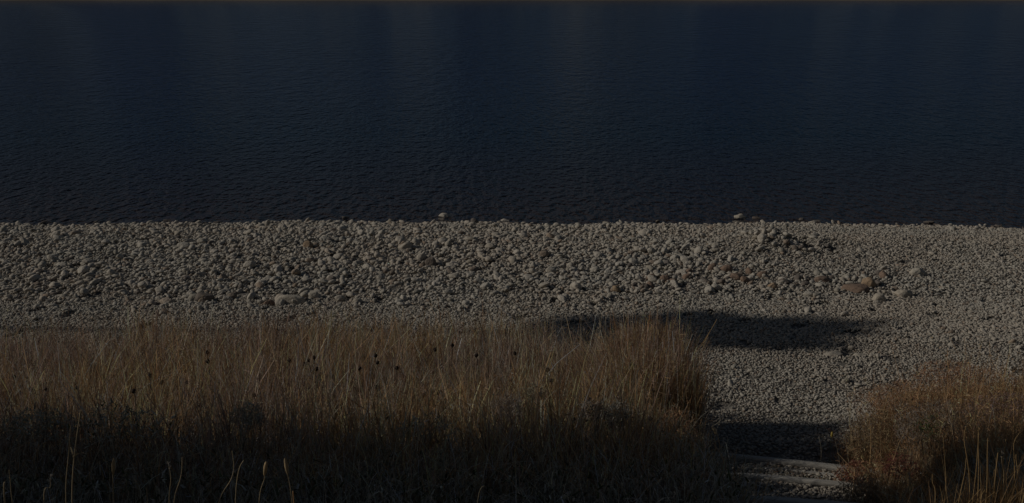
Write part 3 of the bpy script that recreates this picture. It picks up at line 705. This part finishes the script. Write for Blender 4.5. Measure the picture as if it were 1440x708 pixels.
# litter on the steps
x = rng.uniform(2.15, 3.3, 900); y = 8.55-.235*(x-1.75)-rng.uniform(.1, .42, 900); k = tz(x, y) > 0; z = tz(x, y)+.004
P, m = blades(x, y, z, rng.uniform(.008, .02, 900), rng.uniform(.008, .018, 900), rng.normal(0, 2, 900), rng.normal(0, 1.5, 900), jitcol(RUST+GREY, rng.integers(0, 9, 900), .35), segs=3, root=.9, face=1.5)
tag(mesh_np('leaf_litter', m[0], m[1], M_plant, col=m[2], smooth=False), 'brown dead leaves strewn over the sunlit lowest tread', 'leaf litter', kind='stuff')
# tread gravel
n = 1700; x = rng.uniform(1.7, 3.4, n); y = rng.uniform(6.6, 8.5, n); s = rng.uniform(.015, .05, n)
tag(instancer('tread_gravel', np.stack([x, y, tz(x, y)+s*.15], 1), np.stack([rng.normal(0, .4, n), rng.normal(0, .4, n), rng.uniform(0, 6.28, n)], 1), np.repeat(s[:, None], 3, 1), peb_protos, rng.integers(0, 7, n), beach), kind='stuff')

# ------------------------------------------------------------------ trees left of the view (they cast the shadows)
def tree_proto(kind, seed):
    r = np.random.default_rng(seed)
    if kind == 'round':
        Ht = 1.0; V, Fq = tube([(0, 0, z) for z in np.linspace(0, .85, 8)], np.linspace(.0075, .0035, 8), 8)
        tr = [(V, Fq)]
        n = 9000; u = r.normal(0, 1, (n, 3)); u /= np.linalg.norm(u, axis=1)[:, None]; rad = r.random(n)**.33
        lump = 1+.3*np.sin(u[:, 0]*5+1)*np.sin(u[:, 2]*6)+.28*np.sin(u[:, 1]*9)*np.sin(u[:, 2]*8+1)
        p = u*rad[:, None]*lump[:, None]*np.array([.055, .043, .058])+np.array([0, 0, .925])
        ll = .0075
    else:
        V, Fq = tube([(0, 0, z) for z in np.linspace(0, .98, 8)], np.linspace(.02, .002, 8), 8); tr = [(V, Fq)]
        n = 15000; hh = .10+.9*r.random(n)**1.25; az = r.uniform(0, 6.28, n)
        whorl = .75+.25*np.sin(hh*90)
        rad = .082*np.minimum(1, (1.0-hh)*7)**.6*np.minimum(1, .5+hh*2)*np.sqrt(r.random(n))*(.92+.08*whorl)*(1+.06*np.sin(az*5+hh*20))+.004
        p = np.stack([rad*np.cos(az), rad*np.sin(az), hh-rad*.35], -1); ll = .022
    for i in range(14):
        z0 = r.uniform(.25, .8) if kind != 'round' else r.uniform(.84, .92); a = r.uniform(0, 6.28); l = (.14*(1.05-z0) if kind != 'round' else .045)
        V, Fq = tube([(0, 0, z0), (l*.5*math.cos(a), l*.5*math.sin(a), z0+.02), (l*math.cos(a), l*math.sin(a), z0+.03)], [.006, .004, .001], 5); tr.append((V, Fq))
    Vt, Ft, _ = merge([(a, b, np.zeros((len(a), 3))) for a, b in tr])
    d = r.normal(0, 1, (n, 3)); d /= np.linalg.norm(d, axis=1)[:, None]
    P = p[:, None, :]+d[:, None, :]*np.array([0, .5, 1])[None, :, None]*ll
    sd_ = np.cross(d, r.normal(0, 1, (n, 3))); sd_ /= np.linalg.norm(sd_, axis=1)[:, None]
    c = np.array([(.045, .065, .025), (.06, .08, .03), (.035, .05, .02)])[r.integers(0, 3, n)] if kind != 'round' else np.array([(.16, .13, .04), (.10, .10, .035), (.2, .14, .04)])[r.integers(0, 3, n)]
    m = ribbon_mesh(P, np.tile([[.5, 1, .2]], (n, 1))*ll*.55, sd_, np.broadcast_to(c[:, None, :], (n, 3, 3)))
    return mesh_np('trunk', Vt, Ft, M_bark, link=False), mesh_np('crown', m[0], m[1], M_leaf, col=m[2], smooth=False, link=False)
protos = {'column': tree_proto('column', 1), 'round': tree_proto('round', 2)}
def tree(kind, name, x, y, h, rz, label, fat=1.0, group=None):
    root = empty(name, (x, y, float(tz(x, y))-.05), label, 'tree', group); root.rotation_euler.z = rz; root.scale = (h*fat, h*fat, h)
    for nm, me in zip(('trunk', 'crown'), protos[kind]):
        o = bpy.data.objects.new(nm, me); C.objects.link(o); o.parent = root
tree('round', 'pine_tree', -30.0, 13.0, 18.83, .4, 'tall bare-stemmed tree with a small round crown, far beyond the left edge', 1.0)
gp = 'narrow dark trees standing left of the view'
for i, (x, h, lb) in enumerate([(-12.6, 12.6, 'nearest'), (-14.6, 13.8, 'second nearest'), (-16.8, 14.6, 'third nearest'), (-19.2, 16.2, 'farthest')]):
    tree('column', 'cypress_tree', x, 6.16+.05*(i % 2), h, i*1.3, lb+' narrow dark cypress of the row beyond the left edge', 12.6/h, gp)
